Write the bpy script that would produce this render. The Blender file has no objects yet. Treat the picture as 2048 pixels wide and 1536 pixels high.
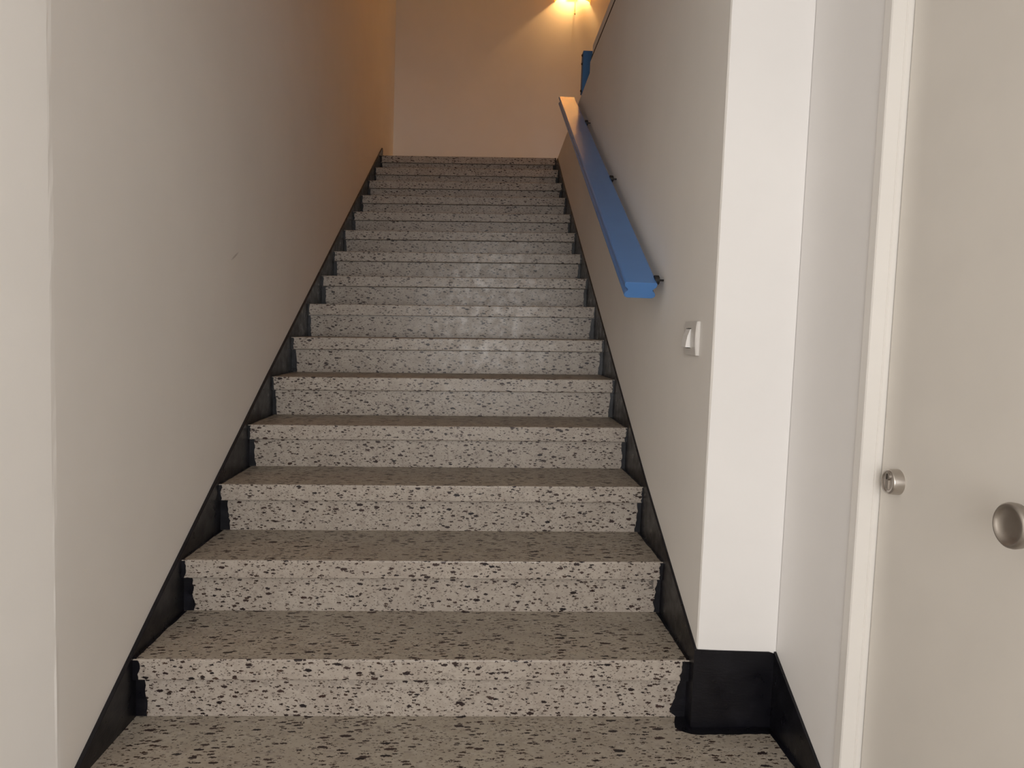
import bpy, bmesh, math, random
from mathutils import Vector, Matrix
random.seed(7)
R = random.Random(11)
S = bpy.context.scene
COL = S.collection

# ------------------------------------------------------------------ camera
cam_d = bpy.data.cameras.new('camera'); cam = bpy.data.objects.new('camera', cam_d)
COL.objects.link(cam)
FPX, PITCH, YAW, ROLL = 1472.97516, -0.07437, 0.04374, 0.03357
d = Vector((math.sin(YAW)*math.cos(PITCH), math.cos(YAW)*math.cos(PITCH), math.sin(PITCH)))
r0 = Vector((math.cos(YAW), -math.sin(YAW), 0)); u0 = r0.cross(d)
rr = r0*math.cos(ROLL)+u0*math.sin(ROLL); uu = -r0*math.sin(ROLL)+u0*math.cos(ROLL)
M = Matrix((rr, uu, -d)).transposed().to_4x4(); M.translation = Vector((0, 0, 0.90234))
cam.matrix_world = M
cam_d.sensor_fit = 'HORIZONTAL'; cam_d.sensor_width = 36
cam_d.lens = FPX/2048*36
cam_d.clip_start = .02
S.camera = cam

# ------------------------------------------------------------------ world, light, exposure
W = bpy.data.worlds.new('world'); S.world = W; W.use_nodes = True
W.node_tree.nodes['Background'].inputs[0].default_value = (.80, .90, 1, 1)
W.node_tree.nodes['Background'].inputs[1].default_value = 1.0

def area(name, loc, rot, sx, sy, power, col):
    l = bpy.data.lights.new(name, 'AREA'); l.shape = 'RECTANGLE'; l.size = sx; l.size_y = sy
    l.energy = power; l.color = col
    o = bpy.data.objects.new(name, l); COL.objects.link(o); o.location = loc; o.rotation_euler = rot
    return o
# daylight coming in through the glazed entrance behind the camera
area('entrance_daylight', (-.22, -1.98, 1.10), (math.radians(90), 0, 0), 1.25, 1.7, 55, (1, .972, .94))
S.view_settings.view_transform = 'Standard'; S.view_settings.look = 'None'
S.view_settings.gamma = 1; S.view_settings.exposure = 0.0
try: S.view_settings.use_curve_mapping = False
except Exception: pass

# ------------------------------------------------------------------ materials
def mat(name, base=(.8, .8, .8), rough=.6, metal=0, spec=.5):
    m = bpy.data.materials.new(name); m.use_nodes = True
    b = m.node_tree.nodes['Principled BSDF']
    b.inputs['Base Color'].default_value = (*base, 1); b.inputs['Roughness'].default_value = rough
    b.inputs['Metallic'].default_value = metal; b.inputs['Specular IOR Level'].default_value = spec
    return m, m.node_tree.nodes, m.node_tree.links, b
def nd(N, t, **k):
    n = N.new(t)
    for a, v in k.items(): setattr(n, a, v)
    return n
def mth(N, L, op, a, b=None, c=None, clamp=False):
    n = N.new('ShaderNodeMath'); n.operation = op; n.use_clamp = clamp
    for i, v in enumerate((a, b, c)):
        if v is None: continue
        if isinstance(v, (int, float)): n.inputs[i].default_value = v
        else: L.new(v, n.inputs[i])
    return n.outputs[0]
def mixc(N, L, f, a, b):
    n = N.new('ShaderNodeMix'); n.data_type = 'RGBA'
    if isinstance(f, (int, float)): n.inputs[0].default_value = f
    else: L.new(f, n.inputs[0])
    for i, v in ((6, a), (7, b)):
        if isinstance(v, tuple): n.inputs[i].default_value = (*v, 1)
        else: L.new(v, n.inputs[i])
    return n.outputs[2]
def noise(N, L, vec, scale, detail=3, rough=.5):
    n = N.new('ShaderNodeTexNoise'); n.inputs['Scale'].default_value = scale
    n.inputs['Detail'].default_value = detail; n.inputs['Roughness'].default_value = rough
    L.new(vec, n.inputs['Vector']); return n.outputs[0]
def rng(N, L, v, a, b, c=0., e=1.):
    n = N.new('ShaderNodeMapRange'); L.new(v, n.inputs[0])
    for i, x in enumerate((a, b, c, e)): n.inputs[i+1].default_value = x
    return n.outputs[0]
def vscale(N, L, vec, s, off=(0, 0, 0), rot=(0, 0, 0)):
    n = N.new('ShaderNodeMapping'); L.new(vec, n.inputs[0]); n.inputs['Scale'].default_value = s
    n.inputs['Location'].default_value = off; n.inputs['Rotation'].default_value = rot
    return n.outputs[0]
def coords(N, kind='Object'):
    return N.new('ShaderNodeTexCoord').outputs[kind]
def bump(N, L, b, h, strength, dist):
    n = N.new('ShaderNodeBump'); n.inputs['Strength'].default_value = strength
    n.inputs['Distance'].default_value = dist; L.new(h, n.inputs['Height']); L.new(n.outputs[0], b.inputs['Normal'])

def plaster(name, col, rough=.62, scuff=False, spec=.3):
    m, N, L, b = mat(name, col, rough, 0, spec)
    co = coords(N)
    n1 = noise(N, L, co, 1.6, 4, .6); n2 = noise(N, L, co, 60, 4, .6)
    c = mixc(N, L, rng(N, L, n1, .3, .7, 0, 1), tuple(x*.965 for x in col), tuple(min(1, x*1.02) for x in col))
    if scuff:
        # a short slanted scuff on the stair wall
        v = N.new('ShaderNodeVectorRotate'); v.rotation_type = 'X_AXIS'; v.inputs['Angle'].default_value = math.radians(-24)
        v.inputs['Center'].default_value = SCUFF
        L.new(co, v.inputs[0])
        sub = N.new('ShaderNodeVectorMath'); sub.operation = 'SUBTRACT'; L.new(v.outputs[0], sub.inputs[0]); sub.inputs[1].default_value = SCUFF
        sep = N.new('ShaderNodeSeparateXYZ'); L.new(sub.outputs[0], sep.inputs[0])
        e = mth(N, L, 'ADD', mth(N, L, 'POWER', mth(N, L, 'ABSOLUTE', mth(N, L, 'DIVIDE', sep.outputs[1], .05)), 2),
                mth(N, L, 'POWER', mth(N, L, 'ABSOLUTE', mth(N, L, 'DIVIDE', sep.outputs[2], .0055)), 2))
        f = mth(N, L, 'MULTIPLY', mth(N, L, 'MULTIPLY', rng(N, L, e, 0, 1, 1, 0), .4), mth(N, L, 'LESS_THAN', sep.outputs[0], .05), clamp=True)
        c = mixc(N, L, f, c, (.2, .17, .15))
    L.new(c, b.inputs['Base Color'])
    bump(N, L, b, mth(N, L, 'ADD', n2, mth(N, L, 'MULTIPLY', noise(N, L, co, 9, 2), 1.5)), .12, .0015)
    return m
SCUFF = (-.925, 2.812, 1.139)
m_wall = plaster('wall_paint', (.88, .85, .81), scuff=True)
m_pier = plaster('wall_paint_white', (.87, .85, .835))
m_ceil = plaster('ceiling_paint', (.85, .83, .80))

def terrazzo(name, tone=1.0, rough=.42, sx=1.0, warm=1.0):
    m, N, L, b = mat(name, (.5, .45, .4), rough, 0, .4)
    co = coords(N)
    wob = N.new('ShaderNodeTexNoise'); wob.inputs['Scale'].default_value = 210; wob.inputs['Detail'].default_value = 2
    L.new(co, wob.inputs['Vector'])
    w = N.new('ShaderNodeVectorMath'); w.operation = 'SUBTRACT'; L.new(wob.outputs['Color'], w.inputs[0]); w.inputs[1].default_value = (.5, .5, .5)
    w2 = N.new('ShaderNodeVectorMath'); w2.operation = 'SCALE'; L.new(w.outputs[0], w2.inputs[0]); w2.inputs['Scale'].default_value = .0075
    w3 = N.new('ShaderNodeVectorMath'); w3.operation = 'ADD'; L.new(co, w3.inputs[0]); L.new(w2.outputs[0], w3.inputs[1])
    P = w3.outputs[0]
    def layer(scale, prob, rmin, rmax, stretch, off):
        stretch = (stretch[0]*sx, stretch[1], stretch[2])
        v = N.new('ShaderNodeTexVoronoi'); v.inputs['Scale'].default_value = scale
        L.new(vscale(N, L, P, stretch, off, (.55+off[0], .75+off[1]*.3, .4+off[2]*.2)), v.inputs['Vector'])
        sep = N.new('ShaderNodeSeparateColor'); L.new(v.outputs['Color'], sep.inputs[0])
        rad = rng(N, L, sep.outputs[0], 1-prob, 1, rmin, rmax)
        on = mth(N, L, 'GREATER_THAN', sep.outputs[0], 1-prob)
        inside = mth(N, L, 'SUBTRACT', rad, v.outputs['Distance'])
        mask = mth(N, L, 'MULTIPLY', rng(N, L, inside, 0, .05, 0, 1), on, clamp=True)
        return mask, sep.outputs[1]
    big, bc = layer(60, .34, .16, .42, (.62, 1, 1.35), (0, 0, 0))
    mid, mc = layer(98, .76, .16, .42, (.56, 1, 1.4), (3.1, 1.7, .4))
    sml, sc = layer(190, .65, .18, .42, (.6, 1, 1.3), (.3, 2.7, 5.4))
    gry, gc = layer(60, .32, .2, .45, (.8, 1, 1.1), (7.3, .9, 2.2))
    base = mixc(N, L, rng(N, L, noise(N, L, co, 14, 4, .6), .35, .65), (.52*tone, .452*tone, .39*tone*warm), (.62*tone, .55*tone, .48*tone*warm))
    base = mixc(N, L, mth(N, L, 'MULTIPLY', rng(N, L, noise(N, L, vscale(N, L, co, (.7, 1, 1.3)), 75, 4, .7), .45, .75), .35), base, (.36*tone, .30*tone, .25*tone))
    base = mixc(N, L, mth(N, L, 'MULTIPLY', rng(N, L, noise(N, L, vscale(N, L, co, (.8, 1, 1.2), (4, 2, 1)), 50, 3, .6), .52, .75), .5), base, (.74*tone, .67*tone, .60*tone))
    base = mixc(N, L, mth(N, L, 'MULTIPLY', rng(N, L, noise(N, L, co, 3, 3, .6), .4, .75), .35), base, (.45*tone, .385*tone, .33*tone))
    base = mixc(N, L, mth(N, L, 'MULTIPLY', gry, .5), base, (.27, .235, .205))
    cc = mixc(N, L, bc, (.010, .007, .009), (.050, .028, .024))
    cm = mixc(N, L, mc, (.012, .008, .009), (.060, .034, .024))
    base = mixc(N, L, mth(N, L, 'MULTIPLY', sml, .75), base, (.06, .042, .035))
    base = mixc(N, L, mid, base, cm)
    base = mixc(N, L, big, base, cc)
    L.new(base, b.inputs['Base Color'])
    L.new(rng(N, L, noise(N, L, co, 25, 3), .3, .7, rough-.06, rough+.12), b.inputs['Roughness'])
    bump(N, L, b, noise(N, L, co, 45, 3), .06, .001)
    return m
m_tread = terrazzo('terrazzo_tread', .66, .5, .62, .94)
m_riser = terrazzo('terrazzo_riser', .74, .30, .92)

def blackpaint():
    m, N, L, b = mat('black_paint', (.012, .011, .014), .3, 0, .4)
    co = coords(N)
    n = noise(N, L, co, 11, 4, .65)
    c = mixc(N, L, rng(N, L, n, .52, .78), (.0040, .0038, .0065), (.016, .016, .023))
    L.new(c, b.inputs['Base Color'])
    L.new(rng(N, L, noise(N, L, co, 20, 3), .3, .7, .24, .45), b.inputs['Roughness'])
    bump(N, L, b, noise(N, L, vscale(N, L, co, (1, 1, 3)), 60, 4, .65), .35, .0015)
    return m
m_black = blackpaint()

def simple(name, col, rough, metal=0, spec=.5, bs=0, bsc=80, stretch=(1, 1, 1)):
    m, N, L, b = mat(name, col, rough, metal, spec)
    co = coords(N); n = noise(N, L, vscale(N, L, co, stretch), bsc, 3)
    L.new(mixc(N, L, n, tuple(x*.94 for x in col), tuple(min(1, x*1.05) for x in col)), b.inputs['Base Color'])
    if bs: bump(N, L, b, n, bs, .001)
    return m
m_blue = simple('blue_gloss_paint', (.085, .225, .53), .24, 0, .5, .06, 12)
m_blued = simple('dark_blue_paint', (.055, .16, .36), .5, 0, .3, .05, 12)
m_frame = simple('door_frame_paint', (.83, .80, .76), .35, 0, .4, 0, 3)
m_leaf = simple('door_leaf_paint', (.76, .72, .665), .42, 0, .4, .03, 6)
m_steel = simple('brushed_steel', (.56, .52, .48), .30, 1, .5, .05, 250, (.2, 1, 1))
m_steeld = simple('satin_steel', (.40, .365, .33), .42, 1, .5, .05, 250)
m_dark = simple('dark_metal', (.03, .028, .027), .5, .6)
m_gap = simple('gap_shade', (.02, .014, .010), .8)  # near-black colour standing for the shade inside narrow gaps
m_switch = simple('switch_plastic', (.70, .67, .64), .35, 0, .5)
m_rocker = simple('white_plastic', (.86, .84, .82), .35, 0, .5)
m_alu = simple('white_aluminium', (.8, .8, .8), .35, 0, .5)
m_shade = simple('sconce_shade', (.75, .62, .42), .6)
m_opal, No, Lo, bo = mat('opal_shade', (.9, .72, .45), .5)
tr = No.new('ShaderNodeBsdfTranslucent'); tr.inputs[0].default_value = (.95, .72, .42, 1)
mx = No.new('ShaderNodeMixShader'); mx.inputs[0].default_value = .55
Lo.new(bo.outputs[0], mx.inputs[1]); Lo.new(tr.outputs[0], mx.inputs[2]); Lo.new(mx.outputs[0], No['Material Output'].inputs[0])
mg, Ng, Lg, bg = mat('clear_glass', (1, 1, 1), .02); bg.inputs['Transmission Weight'].default_value = 1
me_, Ne, Le, be = mat('bulb_glow', (1, .7, .4), .5)
be.inputs['Emission Color'].default_value = (1, .62, .22, 1); be.inputs['Emission Strength'].default_value = 12

# ------------------------------------------------------------------ helpers
def obj(name, bm, m, parent=None, smooth=False, bev=0, seg=2):
    bmesh.ops.recalc_face_normals(bm, faces=bm.faces)
    me = bpy.data.meshes.new(name); bm.to_mesh(me); bm.free()
    for x in (m if isinstance(m, (list, tuple)) else [m]): me.materials.append(x)
    o = bpy.data.objects.new(name, me); COL.objects.link(o)
    if smooth:
        for p in me.polygons: p.use_smooth = True
    if bev:
        mo = o.modifiers.new('bevel', 'BEVEL'); mo.width = bev; mo.segments = seg; mo.limit_method = 'ANGLE'; mo.angle_limit = math.radians(40)
    if parent:
        o.parent = parent
        o.matrix_parent_inverse = parent.matrix_basis.inverted()
    return o
def tag(o, label=None, cat=None, group=None, kind=None):
    if label: o['label'] = label
    if cat: o['category'] = cat
    if group: o['group'] = group
    if kind: o['kind'] = kind
    return o
def empty(name, loc):
    o = bpy.data.objects.new(name, None); COL.objects.link(o); o.location = loc; o.empty_display_size = .1
    return o
def box(bm, x0, x1, y0, y1, z0, z1, f=None):
    vs = []
    for z in (z0, z1):
        for (x, y) in ((x0, y0), (x1, y0), (x1, y1), (x0, y1)):
            p = Vector((x, y, z)); vs.append(bm.verts.new(f(p) if f else p))
    for q in ((3, 2, 1, 0), (4, 5, 6, 7), (0, 1, 5, 4), (1, 2, 6, 5), (2, 3, 7, 6), (3, 0, 4, 7)):
        bm.faces.new([vs[i] for i in q])
    return bm
def BOX(*a, f=None): return box(bmesh.new(), *a, f=f)
def prism(bm, pts, vec, f=None):
    a = [bm.verts.new(f(Vector(p)) if f else Vector(p)) for p in pts]
    b = [bm.verts.new(f(Vector(p)+Vector(vec)) if f else Vector(p)+Vector(vec)) for p in pts]
    bm.faces.new(a); bm.faces.new(b[::-1]); n = len(a)
    for i in range(n): bm.faces.new((a[i], b[i], b[(i+1) % n], a[(i+1) % n]))
    return bm
def lathe(bm, prof, origin, axis, n=48):
    """prof: (distance along axis, radius)"""
    ax = Vector(axis).normalized(); t = Vector((0, 0, 1)) if abs(ax.z) < .9 else Vector((1, 0, 0))
    e1 = ax.cross(t).normalized(); e2 = ax.cross(e1); o = Vector(origin); rings = []
    for s, rad in prof:
        if rad < 1e-6: rings.append([bm.verts.new(o+ax*s)])
        else: rings.append([bm.verts.new(o+ax*s+(e1*math.cos(2*math.pi*i/n)+e2*math.sin(2*math.pi*i/n))*rad) for i in range(n)])
    for a, b in zip(rings, rings[1:]):
        for i in range(n):
            j = (i+1) % n
            if len(a) == 1 and len(b) == 1: continue
            if len(a) == 1: bm.faces.new((a[0], b[i], b[j]))
            elif len(b) == 1: bm.faces.new((a[i], b[0], a[j]))
            else: bm.faces.new((a[i], b[i], b[j], a[j]))
    return bm
def column(bm, plan, z0, z1, step, jit, amp):
    """solid with a plan outline; the vertices listed in jit wander a little with height, as hand plastered arrises do"""
    n = max(1, int((z1-z0)/step)); rings = []
    off = {j: 0 for j in jit}
    for k in range(n+1):
        z = z0+(z1-z0)*k/n; ring = []
        for i, (x, y) in enumerate(plan):
            dx = dy = 0
            if i in jit:
                off[i] = off[i]*.75+R.uniform(-amp, amp); dx = off[i]; dy = R.uniform(-amp, amp)*.5
            ring.append(bm.verts.new((x+dx, y+dy, z)))
        rings.append(ring)
    m = len(plan)
    for a, b in zip(rings, rings[1:]):
        for i in range(m):
            j = (i+1) % m; bm.faces.new((a[i], a[j], b[j], b[i]))
    bm.faces.new(rings[0][::-1]); bm.faces.new(rings[-1])
    return bm

# ------------------------------------------------------------------ measures
XL, XR, XW = -.925, .603, .820        # stair walls and the side wall with the door
RISE, RUN, Y1, OH, TH = .17, .32579, 1.94648, .01918, .05904
YF = 1.895                            # face of the right pier
YC = 1.635                            # outer corner of the left wall
YB = 7.47                             # upper back wall
FLOOR = -2*RISE + .012                # landing floor the camera stands over
TOP = 14*RISE
def ST(p): return Vector((p[0], p[1]-.0238*p[0], p[2]+.023*p[0]))   # the flight is a little out of square and level
SL = RISE/RUN
def nosing(y, x): return (y+.0238*x-Y1)*SL+.023*x

# ------------------------------------------------------------------ room shell
def st(name, bm, m, **k):
    o = obj(name, bm, m, **k); o['kind'] = 'structure'; return o
st('floor', BOX(-3.0, XW+.4, -2.2, 1.60, FLOOR-.12, FLOOR), m_tread)
st('floor_upper', BOX(XR+.12, 4.0, 1.9, YB, TOP-.2, TOP), m_tread)
st('ceiling', BOX(-3.2, 1.3, -2.2, 2.1, 2.28, 2.36), m_ceil)
st('ceiling_upper', BOX(-1.2, 4.2, 1.9, YB+.2, 4.95, 5.1), m_ceil)
FLARE = math.radians(11)
# left wall: rounded outer corner towards the camera
c = .008
bm = bmesh.new()
FX, FY = math.sin(FLARE), math.cos(FLARE)      # below the steps the left wall splays outwards
column(bm, [(XL-.2, YB), (XL-.2, YC+.3), (XL-.2-3.84*FX/FY, -2.2), (XL-3.84*FX/FY, -2.2), (XL-c*FX, YC-c*FY), (XL-c*FX*.3, YC-c*FY*.3), (XL, YC+c), (XL, YB)], FLOOR-.3, 4.95, .045, (4, 5, 6), .0004)
wl = st('wall_left', bm, m_wall)
# right stair wall, open above the upper floor
bm = bmesh.new()
prism(bm, [(XR, YF+.03, FLOOR-.2), (XR, 6.515, FLOOR-.2), (XR, 6.515, 2.360), (XR, 4.53, 2.452), (XR, 4.53, 2.515), (XR, YF+.03, 2.515)], (.12, 0, 0))
st('wall_right', bm, m_wall)
bm = bmesh.new()
column(bm, [(XR, YF+.03), (XR, YF+.006), (XR+.003, YF), (XW-.001, YF), (XW-.001, YF+.03)], FLOOR-.2, 2.515, .03, (2,), .0007)
pier = st('wall_pier', bm, m_pier); pier.data.materials.append(m_wall)
for p in pier.data.polygons:
    if p.normal.x < -.7: p.material_index = 1
# side wall with the door opening
DY0, DY1, DZ = .62, 1.553, 1.70
bm = bmesh.new()
box(bm, XW, XW+.16, DY1, YF+.02, FLOOR-.1, 2.4)
box(bm, XW, XW+.16, DY0-.033, DY1, DZ+.033, 2.4)
box(bm, XW, XW+.16, -2.2, DY0-.033, FLOOR-.1, 2.4)
st('wall_side', bm, m_pier)
st('wall_back_upper', BOX(-1.2, 4.2, YB, YB+.15, TOP-.3, 5.0), m_wall)
st('wall_upper_right', BOX(4.0, 4.15, 1.9, YB, TOP, 5.0), m_wall)
st('wall_upper_front', BOX(-1.2, 4.2, 1.9, 2.0, 2.52, 5.0), m_wall)
# entrance wall behind the camera with a glazed opening
OX0, OX1, OZ1 = -.90, .46, 2.02
bm = bmesh.new()
box(bm, -3.2, OX0, -2.35, -2.2, FLOOR, 2.4); box(bm, OX1, XW+.2, -2.35, -2.2, FLOOR, 2.4); box(bm, OX0, OX1, -2.35, -2.2, OZ1, 2.4)
st('wall_entrance', bm, m_wall)
bm = bmesh.new()
box(bm, OX0, OX0+.06, -2.3, -2.22, FLOOR, OZ1); box(bm, OX1-.06, OX1, -2.3, -2.22, FLOOR, OZ1)
box(bm, OX0+.06, OX1-.06, -2.3, -2.22, OZ1-.06, OZ1); box(bm, OX0+.06, OX1-.06, -2.3, -2.22, FLOOR, FLOOR+.08)
win = st('window_1', bm, m_alu)
obj('glass', BOX(OX0+.06, OX1-.06, -2.265, -2.255, FLOOR+.08, OZ1-.06), mg, win)

# ------------------------------------------------------------------ staircase
stair = empty('staircase', (0, Y1-.3, FLOOR))
tag(stair, 'long straight flight of speckled terrazzo steps between two painted walls', 'stairs')
def jag(n, a, b, amp):
    """ragged brush edge: n+1 offsets wandering from a to b"""
    out = []; w = 0
    for i in range(n+1):
        w = w*.55+R.uniform(-amp, amp); out.append(a+(b-a)*i/n+w)
    return out
def paint_strip(bm, P0, P1, inward, normal, offs, t=.0012):
    """ragged paint film: straight side runs P0-P1, ragged side is offset along inward"""
    n = len(offs)-1; P0 = Vector(P0); P1 = Vector(P1); inward = Vector(inward); normal = Vector(normal)
    a = [P0+(P1-P0)*(i/n) for i in range(n+1)]; b = [a[i]+inward*max(.0015, offs[i]) for i in range(n+1)]
    lo = [[bm.verts.new(ST(p-normal*.0006)) for p in q] for q in (a, b)]
    hi = [[bm.verts.new(ST(p+normal*t)) for p in q] for q in (a, b)]
    for i in range(n):
        bm.faces.new((hi[0][i], hi[0][i+1], hi[1][i+1], hi[1][i]))
        bm.faces.new((lo[0][i], lo[1][i], lo[1][i+1], lo[0][i+1]))
        bm.faces.new((hi[1][i], hi[1][i+1], lo[1][i+1], lo[1][i]))
        bm.faces.new((hi[0][i+1], hi[0][i], lo[0][i], lo[0][i+1]))
    bm.faces.new((hi[0][0], hi[1][0], lo[1][0], lo[0][0])); bm.faces.new((hi[1][n], hi[0][n], lo[0][n], lo[1][n]))

def tread(k):
    yn = Y1+(k-1)*RUN; zt = (k-1)*RISE
    xr = XR-.001 if k >= 1 else XW-.001
    back = yn+RUN+OH+.028 if k < 15 else YB-.026
    bm = bmesh.new()
    if k == 0:
        # lowest visible tread widens behind the corner of the left wall to the side wall; notched round the pier
        y0 = yn+.006
        pts = [(XL+.001, y0, zt), (XW-.001, y0, zt), (XW-.001, YF+.0238*XR-.002, zt), (XR-.001, YF+.0238*XR-.002, zt), (XR-.001, back, zt), (XL+.001, back, zt)]
        prism(bm, [(p[0], p[1], p[2]-TH) for p in pts], (0, 0, TH), f=ST)
    else:
        box(bm, XL+.0015, xr, yn, back, zt-TH, zt, f=ST)
    o = obj('tread', bm, m_tread, stair, bev=.0045, seg=3)
    o.modifiers[0].material = 1
    me = o.data; me.materials.append(m_riser)
    for p in me.polygons:
        if p.normal.y < -.9: p.material_index = 1
    return o
def riser(k):
    """riser under tread k"""
    yn = Y1+(k-1)*RUN+OH; z0 = (k-2)*RISE; z1 = (k-1)*RISE-TH
    xr = XR-.001 if k >= 1 else XW-.001
    return obj('riser', BOX(XL+.001, xr, yn, yn+.027, z0+.0004, z1-.0012, f=ST), m_riser, stair)
for k in range(0, 16):
    t = tread(k); r = riser(k)
    yn = Y1+(k-1)*RUN; zt = (k-1)*RISE
    if k == 0: continue
    wob = .004 if k < 5 else .0025
    nl = .020 if k > 1 else .024; rl = .018+R.uniform(0, .012)+(.012 if k < 4 else 0)
    nr = .011+R.uniform(0, .004)+(.014 if k == 1 else 0); rw = .018+R.uniform(0, .008)+(.012 if k == 1 else 0)
    # left: nosing front, top edge
    bm = bmesh.new()
    paint_strip(bm, (XL+.001, yn, zt-TH+.001), (XL+.001, yn, zt-.003), (1, 0, 0), (0, -1, 0), jag(7, nl, nl, wob))
    tb = RUN+OH-.004 if k < 15 else .3
    paint_strip(bm, (XL+.001, yn+.003, zt), (XL+.001, yn+tb, zt), (1, 0, 0), (0, 0, 1), jag(16, .017, .020, .0018))
    obj('paint_edge', bm, m_black, t)
    bm = bmesh.new()
    paint_strip(bm, (xr_ := XR-.001, yn, zt-TH+.001), (xr_, yn, zt-.003), (-1, 0, 0), (0, -1, 0), jag(7, nr, nr, wob))
    paint_strip(bm, (xr_, yn+.003, zt), (xr_, yn+tb, zt), (-1, 0, 0), (0, 0, 1), jag(16, .013, .017, .0016))
    obj('paint_edge', bm, m_black, t)
    yr = yn+OH; z0 = (k-2)*RISE+.001; z1 = zt-TH-.002
    bm = bmesh.new()
    paint_strip(bm, (XL+.001, yr, z0), (XL+.001, yr, z1), (1, 0, 0), (0, -1, 0), jag(10, rl+.006, rl, wob))
    obj('paint_edge', bm, m_black, r)
    bm = bmesh.new()
    if k == 1: offs = [.030, .044, .049, .043, .040, .035, .036, .031, .030, .024, .026]
    else: offs = jag(10, rw+.004, rw, wob)
    paint_strip(bm, (XR-.001, yr, z0), (XR-.001, yr, z1), (-1, 0, 0), (0, -1, 0), offs)
    obj('paint_edge', bm, m_black, r)
    if k == 2:   # dry brush strokes beside the second riser
        bm = bmesh.new()
        for i in range(7):
            z = z1-.006-i*.0042; xo = XR-.030
            paint_strip(bm, (xo, yr, z), (xo, yr, z+.0018), (-1, 0, 0), (0, -1, 0), [R.uniform(.004, .016)]*2)
        obj('paint_stroke', bm, m_black, r)
# spilled paint on the lowest tread, along the pier and the side wall
bm = bmesh.new()
yb = YF+.0238*XR-.0015
paint_strip(bm, (XR-.045, yb-.001, -RISE), (XW-.01, yb-.001, -RISE), (0, -1, 0), (0, 0, 1), [.004, .020, .029, .033, .034, .031, .033, .030, .034, .031, .033, .030, .029, .031, .028, .031, .027])
obj('paint_edge', bm, m_black, [o for o in stair.children if o.name.startswith('tread')][0])
bm = bmesh.new()
paint_strip(bm, (XR-.001, yb+.07, -RISE), (XR-.001, yb-.001, -RISE), (-1, 0, 0), (0, 0, 1), [.026, .034, .040, .044, .047])
obj('paint_edge', bm, m_black, [o for o in stair.children if o.name.startswith('tread')][0]); bm = bmesh.new()
paint_strip(bm, (XW-.002, 1.64, -RISE), (XW-.002, yb-.001, -RISE), (-1, 0, 0), (0, 0, 1), jag(12, .016, .019, .0025))
obj('paint_edge', bm, m_black, [o for o in stair.children if o.name.startswith('tread')][0])

# ------------------------------------------------------------------ black skirtings (follow the slope of the flight)
def skirt(name, x0, x1, ya, yb_, top, extra_pts=None):
    bm = bmesh.new()
    n = 12; up = []; lo = []
    for i in range(n+1):
        y = ya+(yb_-ya)*i/n; up.append((x0, y, top(y))); lo.append((x0, y, top(y)-.40))
    prism(bm, up+lo[::-1], (x1-x0, 0, 0))
    return st(name, bm, m_black)
def lerp_tab(tab):
    def f(y):
        for (a, za), (b, zb) in zip(tab, tab[1:]):
            if y <= b: return za+(zb-za)*(y-a)/(b-a)
        (a, za), (b, zb) = tab[-2:]
        return za+(zb-za)*(y-a)/(b-a)
    return f
left_top = lerp_tab([(1.701, -.155), (2.109, .068), (3.224, .668), (6.651, 2.454)])
right_top = lerp_tab([(1.898, .062), (2.562, .379), (5.695, 2.004), (6.342, 2.359)])
bm = bmesh.new()
pts = [(XL-.001, YC+.010, -.19), (XL-.001, 2.109, .068), (XL-.001, 3.224, .668), (XL-.001, 6.640, 2.448), (XL-.001, 6.662, 2.452), (XL-.001, 6.672, 2.43),
       (XL-.001, 6.672, 2.28), (XL-.001, 3.4, .45), (XL-.001, 1.95, -.30), (XL-.001, YC+.010, -.34)]
prism(bm, pts, (.012, 0, 0)); st('baseboard_left', bm, m_black, bev=.002)
bm = bmesh.new()
pts = [(XR+.001, YF-.002, .062), (XR+.001, 2.562, .379), (XR+.001, 5.695, 2.004), (XR+.001, 6.342, 2.357), (XR+.001, 6.510, 2.357), (XR+.001, 6.510, 2.20), (XR+.001, 3.0, .35), (XR+.001, 2.0, -.16), (XR+.001, YF-.002, -.22)]
prism(bm, pts, (-.008, 0, 0)); st('baseboard_right', bm, m_black, bev=.0015)
bm = bmesh.new()
prism(bm, [(XR-.007, YF+.001, -.17), (XR-.007, YF+.001, .058), (XR-.002, YF+.001, .063), (XR+.06, YF+.001, .061), (XW-.02, YF+.001, .059), (XW-.001, YF+.001, .053), (XW-.001, YF+.001, -.17)], (0, -.004, 0))
st('baseboard_pier', bm, m_black)
bm = bmesh.new()
prism(bm, [(XW+.001, YF, .060), (XW+.001, YF, -.30), (XW+.001, 1.64, -.30), (XW+.001, 1.553, -.31), (XW+.001, 1.553, -.122), (XW+.001, 1.62, -.086)], (-.008, 0, 0))
st('baseboard_side', bm, m_black, bev=.0015)

# ------------------------------------------------------------------ ledge above the right wall and blue post
bm = bmesh.new(); box(bm, XR+.004, XR+.115, 2.03, 4.52, 2.515, 2.540)
g = st('ledge_gap_shade', bm, m_gap)  # dark strip painted in as the shadow gap under the ledge
bm = bmesh.new(); box(bm, XR+.010, XR+.16, 2.03, 4.52, 2.540, 2.612)
st('trim_2', bm, m_wall, bev=.004)
post = empty('balustrade_post', (XR+.05, 4.89, 2.45))
tag(post, 'short dark blue post standing on the stair wall edge at the upper floor', 'post')
obj('post_body', BOX(XR-.004, XR+.095, 4.85, 4.93, 2.443, 2.700), m_blued, post, bev=.003)
for z in (2.675, 2.622, 2.452):
    obj('screw', lathe(bmesh.new(), [(0, .0), (0, .008), (.006, .007), (.009, .004), (.009, 0)], (XR-.004, 4.87, z), (-1, 0, 0), 14), m_dark, post)

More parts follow.
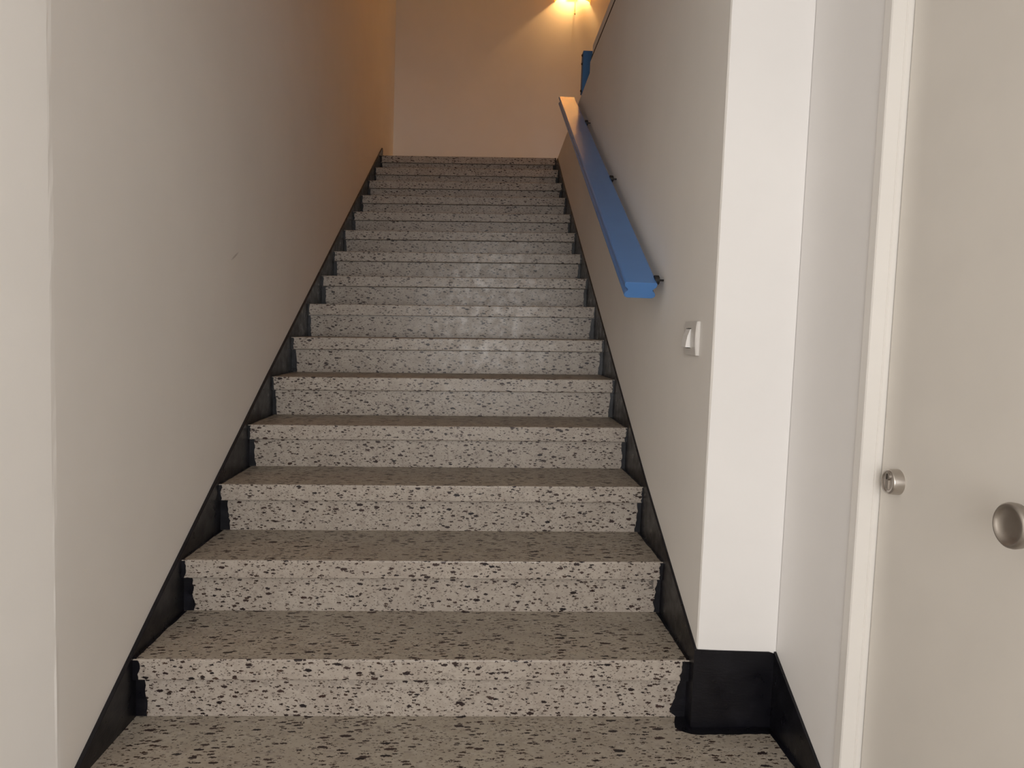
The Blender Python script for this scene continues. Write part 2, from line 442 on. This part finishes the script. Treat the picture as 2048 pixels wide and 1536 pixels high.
# ------------------------------------------------------------------ handrail
rail = empty('handrail', (XR, 3.6, 1.6))
tag(rail, 'blue painted wooden handrail with grooved sides sloping up the right wall', 'handrail')
A = Vector((0.5205, 2.418, 1.0685)); B = Vector((0.5205, 5.013, 2.455))
ax = (B-A).normalized(); up = Vector((0, -ax.z, ax.y)); sx = Vector((1, 0, 0))
w, T = .0545, .056
half = [(w-.006, 0), (w-.001, -.003), (w, -.008), (w-.002, -.016), (w-.008, -.021), (w-.0135, -.026), (w-.012, -.031), (w-.006, -.036), (w-.003, -.041), (w-.002, -.047), (w-.006, -.053), (w-.014, -.056)]
prof = half+[(-x, z) for x, z in half[::-1]]
n = 40; bm = bmesh.new(); rings = []
for i in range(n+1):
    t = i/n; c0 = A+(B-A)*t
    rings.append([bm.verts.new(c0+sx*x+up*z) for x, z in prof])
for a, b in zip(rings, rings[1:]):
    for i in range(len(prof)):
        j = (i+1) % len(prof); bm.faces.new((a[i], b[i], b[j], a[j]))
bm.faces.new(rings[0]); bm.faces.new(rings[-1][::-1])
obj('rail', bm, m_blue, rail, bev=.0015)
for y in (2.452, 3.44, 4.40):
    t = (y-A.y)/(B.y-A.y); c0 = A+(B-A)*t
    bm = bmesh.new(); p = c0+up*-.006
    lathe(bm, [(0, 0), (0, .016), (.014, .016), (.017, .012), (.017, .0035), (XR-.570-.0005, .003), (XR-.570-.0005, 0)], (.570, p.y, p.z), (1, 0, 0), 20)
    obj('bracket', bm, m_dark, rail)

# ------------------------------------------------------------------ light switch
sw = empty('light_switch', (XR, 2.08, .893))
tag(sw, 'pale grey rocker light switch on the right wall below the handrail', 'switch')
def plate():
    # curved cover: thicker in the middle height (bowed profile), hole for the rocker
    bm = bmesh.new(); y0, y1, z0, z1 = 2.015, 2.139, .846, .941
    nz = 10; cols = []
    ys = [y0, y0+.004, 2.064, 2.114, y1-.004, y1]
    grid = []
    for i in range(nz+1):
        z = z0+(z1-z0)*i/nz; s = abs(2*i/nz-1)
        row = []
        for j, y in enumerate(ys):
            tt = .0125-.0035*s*s
            if j in (0, 5): tt = .008-.002*s
            row.append(bm.verts.new((XR-tt, y, z)))
        grid.append(row)
    for i in range(nz):
        for j in range(5):
            if j == 2 and 2 <= i <= 7: continue
            bm.faces.new((grid[i][j], grid[i+1][j], grid[i+1][j+1], grid[i][j+1]))
    base = [[bm.verts.new((XR-.0003, y, z0+(z1-z0)*i/nz)) for i in range(nz+1)] for y in (y0, y1)]
    for i in range(nz):
        bm.faces.new((base[0][i], base[0][i+1], grid[i+1][0], grid[i][0]))
        bm.faces.new((base[1][i+1], base[1][i], grid[i][5], grid[i+1][5]))
    for i in (0, nz):
        bm.faces.new([base[0][i]]+grid[i]+[base[1][i]])
    return bm
obj('cover_plate', plate(), m_switch, sw, bev=.0008)
obj('recess', BOX(XR-.006, XR-.002, 2.062, 2.116, .862, .925), m_gap, sw)
bm = bmesh.new()
z0, z1 = .8665, .9205
prism(bm, [(XR-.004, 2.0665, z0), (XR-.025, 2.0665, z0+.001), (XR-.0235, 2.0665, z0+.016), (XR-.020, 2.0665, z0+.034), (XR-.013, 2.0665, z1-.001), (XR-.004, 2.0665, z1)], (0, .045, 0))
obj('rocker', bm, m_rocker, sw, bev=.0008)

# ------------------------------------------------------------------ door on the right
XD = .860
door = obj('door_1', BOX(XD, XD+.042, DY0+.002, 1.5158, FLOOR+.006, DZ-.002), m_leaf, bev=.0015); door['kind'] = 'structure'
bm = bmesh.new()
XF = XW-.004
def frame_prof(bm):
    # jamb (far side), with rebate for the leaf
    f = [(XF, 1.549), (XF, 1.5235), (XF+.002, 1.520), (XF+.030, 1.520), (XF+.032, 1.5215), (XF+.034, 1.5185), (XD+.0, 1.5185), (XD+.0, 1.5190), (XD+.07, 1.5190), (XD+.07, 1.549)]
    prism(bm, [(x, y, FLOOR) for x, y in f], (0, 0, DZ-FLOOR+.028))
    g_ = [(x, DY0-(y-1.5195)) for x, y in f]
    prism(bm, [(x, y, FLOOR) for x, y in g_], (0, 0, DZ-FLOOR+.028))
    box(bm, XF, XD+.07, DY0-.002, 1.520, DZ, DZ+.028)
frame_prof(bm)
obj('door_frame', bm, m_frame, door)
obj('frame_joint', BOX(XW-.0015, XW+.02, 1.549, 1.5535, FLOOR, DZ+.03), m_switch, door)
obj('leaf_gap_shade', BOX(XD+.006, XD+.02, 1.5159, 1.5184, FLOOR+.006, DZ-.002), m_gap, door)  # dark backing, its colour holds the shade of the gap beside the leaf
# cylinder lock
esc = obj('lock_cylinder', lathe(bmesh.new(), [(0, .0262), (.020, .0255), (.0225, .0245), (.0225, .0185), (.0215, .018), (.0215, 0)], (XD, 1.453, .617), (-1, 0, 0), 64), m_steel, door, smooth=False)
for p in esc.data.polygons: p.use_smooth = len(p.vertices) == 4
bm = bmesh.new()
lathe(bm, [(0, .0088), (.0022, .0085), (.0026, .0075), (.0026, 0)], (XD-.0213, 1.453, .628), (-1, 0, 0), 32)
box(bm, XD-.0235, XD-.0213, 1.448, 1.458, .603, .622)
core = obj('lock_core', bm, m_steeld, esc)
obj('keyhole', BOX(XD-.0246, XD-.0236, 1.4517, 1.4543, .6225, .6335), m_gap, esc)
# round knob with a dished face
prof = [(0, .030), (.006, .030), (.008, .027), (.009, .014), (.026, .0125), (.034, .018), (.042, .028), (.050, .0340), (.058, .0350), (.063, .0338), (.0655, .0315), (.0655, .0295), (.0625, .0275), (.059, .024), (.0575, .016), (.057, .008), (.057, 0)]
kn = obj('door_knob', lathe(bmesh.new(), prof, (XD, 1.052, .634), (-1, 0, 0), 64), m_steeld, door, smooth=True)

# ------------------------------------------------------------------ wall lamp on the upper back wall
LX, LZ = .795, 4.118
lamp = empty('wall_lamp', (LX, YB, LZ+.1))
tag(lamp, 'warm glowing wall lamp with pull rod high on the upper back wall', 'lamp')
bm = bmesh.new(); N_ = 24; outer = []; inner = []
for i in range(N_+1):
    a = math.pi*i/N_
    for zz, lst in ((LZ, 0), (LZ+.16, 1)):
        pass
ro, ri = .175, .170
def arc(r, z): return [bm.verts.new((LX+r*math.cos(math.pi*i/N_), YB-.001-r*.62*math.sin(math.pi*i/N_), z)) for i in range(N_+1)]
o0, o1, i0, i1 = arc(ro, LZ), arc(ro, LZ+.17), arc(ri, LZ), arc(ri, LZ+.17)
for i in range(N_):
    for a, b in ((o0, o1), (i1, i0), (i0, o0), (o1, i1)):
        bm.faces.new((a[i], a[i+1], b[i+1], b[i]))
for e in (0, N_): bm.faces.new((o0[e], o1[e], i1[e], i0[e]))
obj('lamp_shade', bm, m_opal, lamp)
obj('back_plate', BOX(LX-.05, LX+.05, YB-.012, YB-.0005, LZ+.03, LZ+.13), m_shade, lamp, bev=.002)
obj('bulb', lathe(bmesh.new(), [(-.045, 0), (-.040, .014), (-.020, .026), (0, .028), (.02, .022), (.04, .012), (.055, .011), (.055, 0)], (LX+.06, YB-.055, LZ+.115), (0, 0, 1), 24), me_, lamp, smooth=True)
obj('pull_rod', lathe(bmesh.new(), [(0, .0), (0, .008), (.012, .0085), (.02, .005), (.13, .004), (.17, .004), (.17, 0)], (LX+.024, YB-.03, LZ-.122), (0, 0, 1), 12), m_shade, lamp)
def point(name, loc, power, rad, col=(1, .52, .17)):
    l = bpy.data.lights.new(name, 'POINT'); l.energy = power; l.shadow_soft_size = rad; l.color = col
    o = bpy.data.objects.new(name, l); COL.objects.link(o); o.location = loc; o.parent = lamp; o.matrix_parent_inverse = lamp.matrix_basis.inverted()
    return o
point('lamp_light', (LX+.05, YB-.062, LZ+.155), 27, .03, (1, .55, .20))
l = area('lamp_downlight', (LX+.03, YB-.055, LZ+.14), (0, 0, 0), .24, .06, 2.6, (1, .60, .20)); l.parent = lamp; l.matrix_parent_inverse = lamp.matrix_basis.inverted()

# unseen ceiling lamp, added to give the upper back wall its warm light
cl = empty('added_fill_lamp', (1.5, 5.6, 4.95))
tag(cl, 'unseen round opal lamp added under the upper ceiling for warm fill light', 'lamp')
obj('rim', lathe(bmesh.new(), [(0, 0), (0, .19), (.03, .19), (.03, .175), (.02, .17), (.02, 0)], (1.5, 5.6, 4.949), (0, 0, -1), 40), m_alu, cl)
obj('diffuser', lathe(bmesh.new(), [(.021, .17), (.035, .165), (.055, .12), (.065, .06), (.068, 0)], (1.5, 5.6, 4.949), (0, 0, -1), 40), m_opal, cl, smooth=True)
l = bpy.data.lights.new('added_fill_light', 'AREA'); l.shape = 'DISK'; l.size = .34; l.energy = 9.5; l.color = (1, .38, .08)
o = bpy.data.objects.new('added_fill_light', l); COL.objects.link(o); o.location = (1.5, 5.6, 4.87)
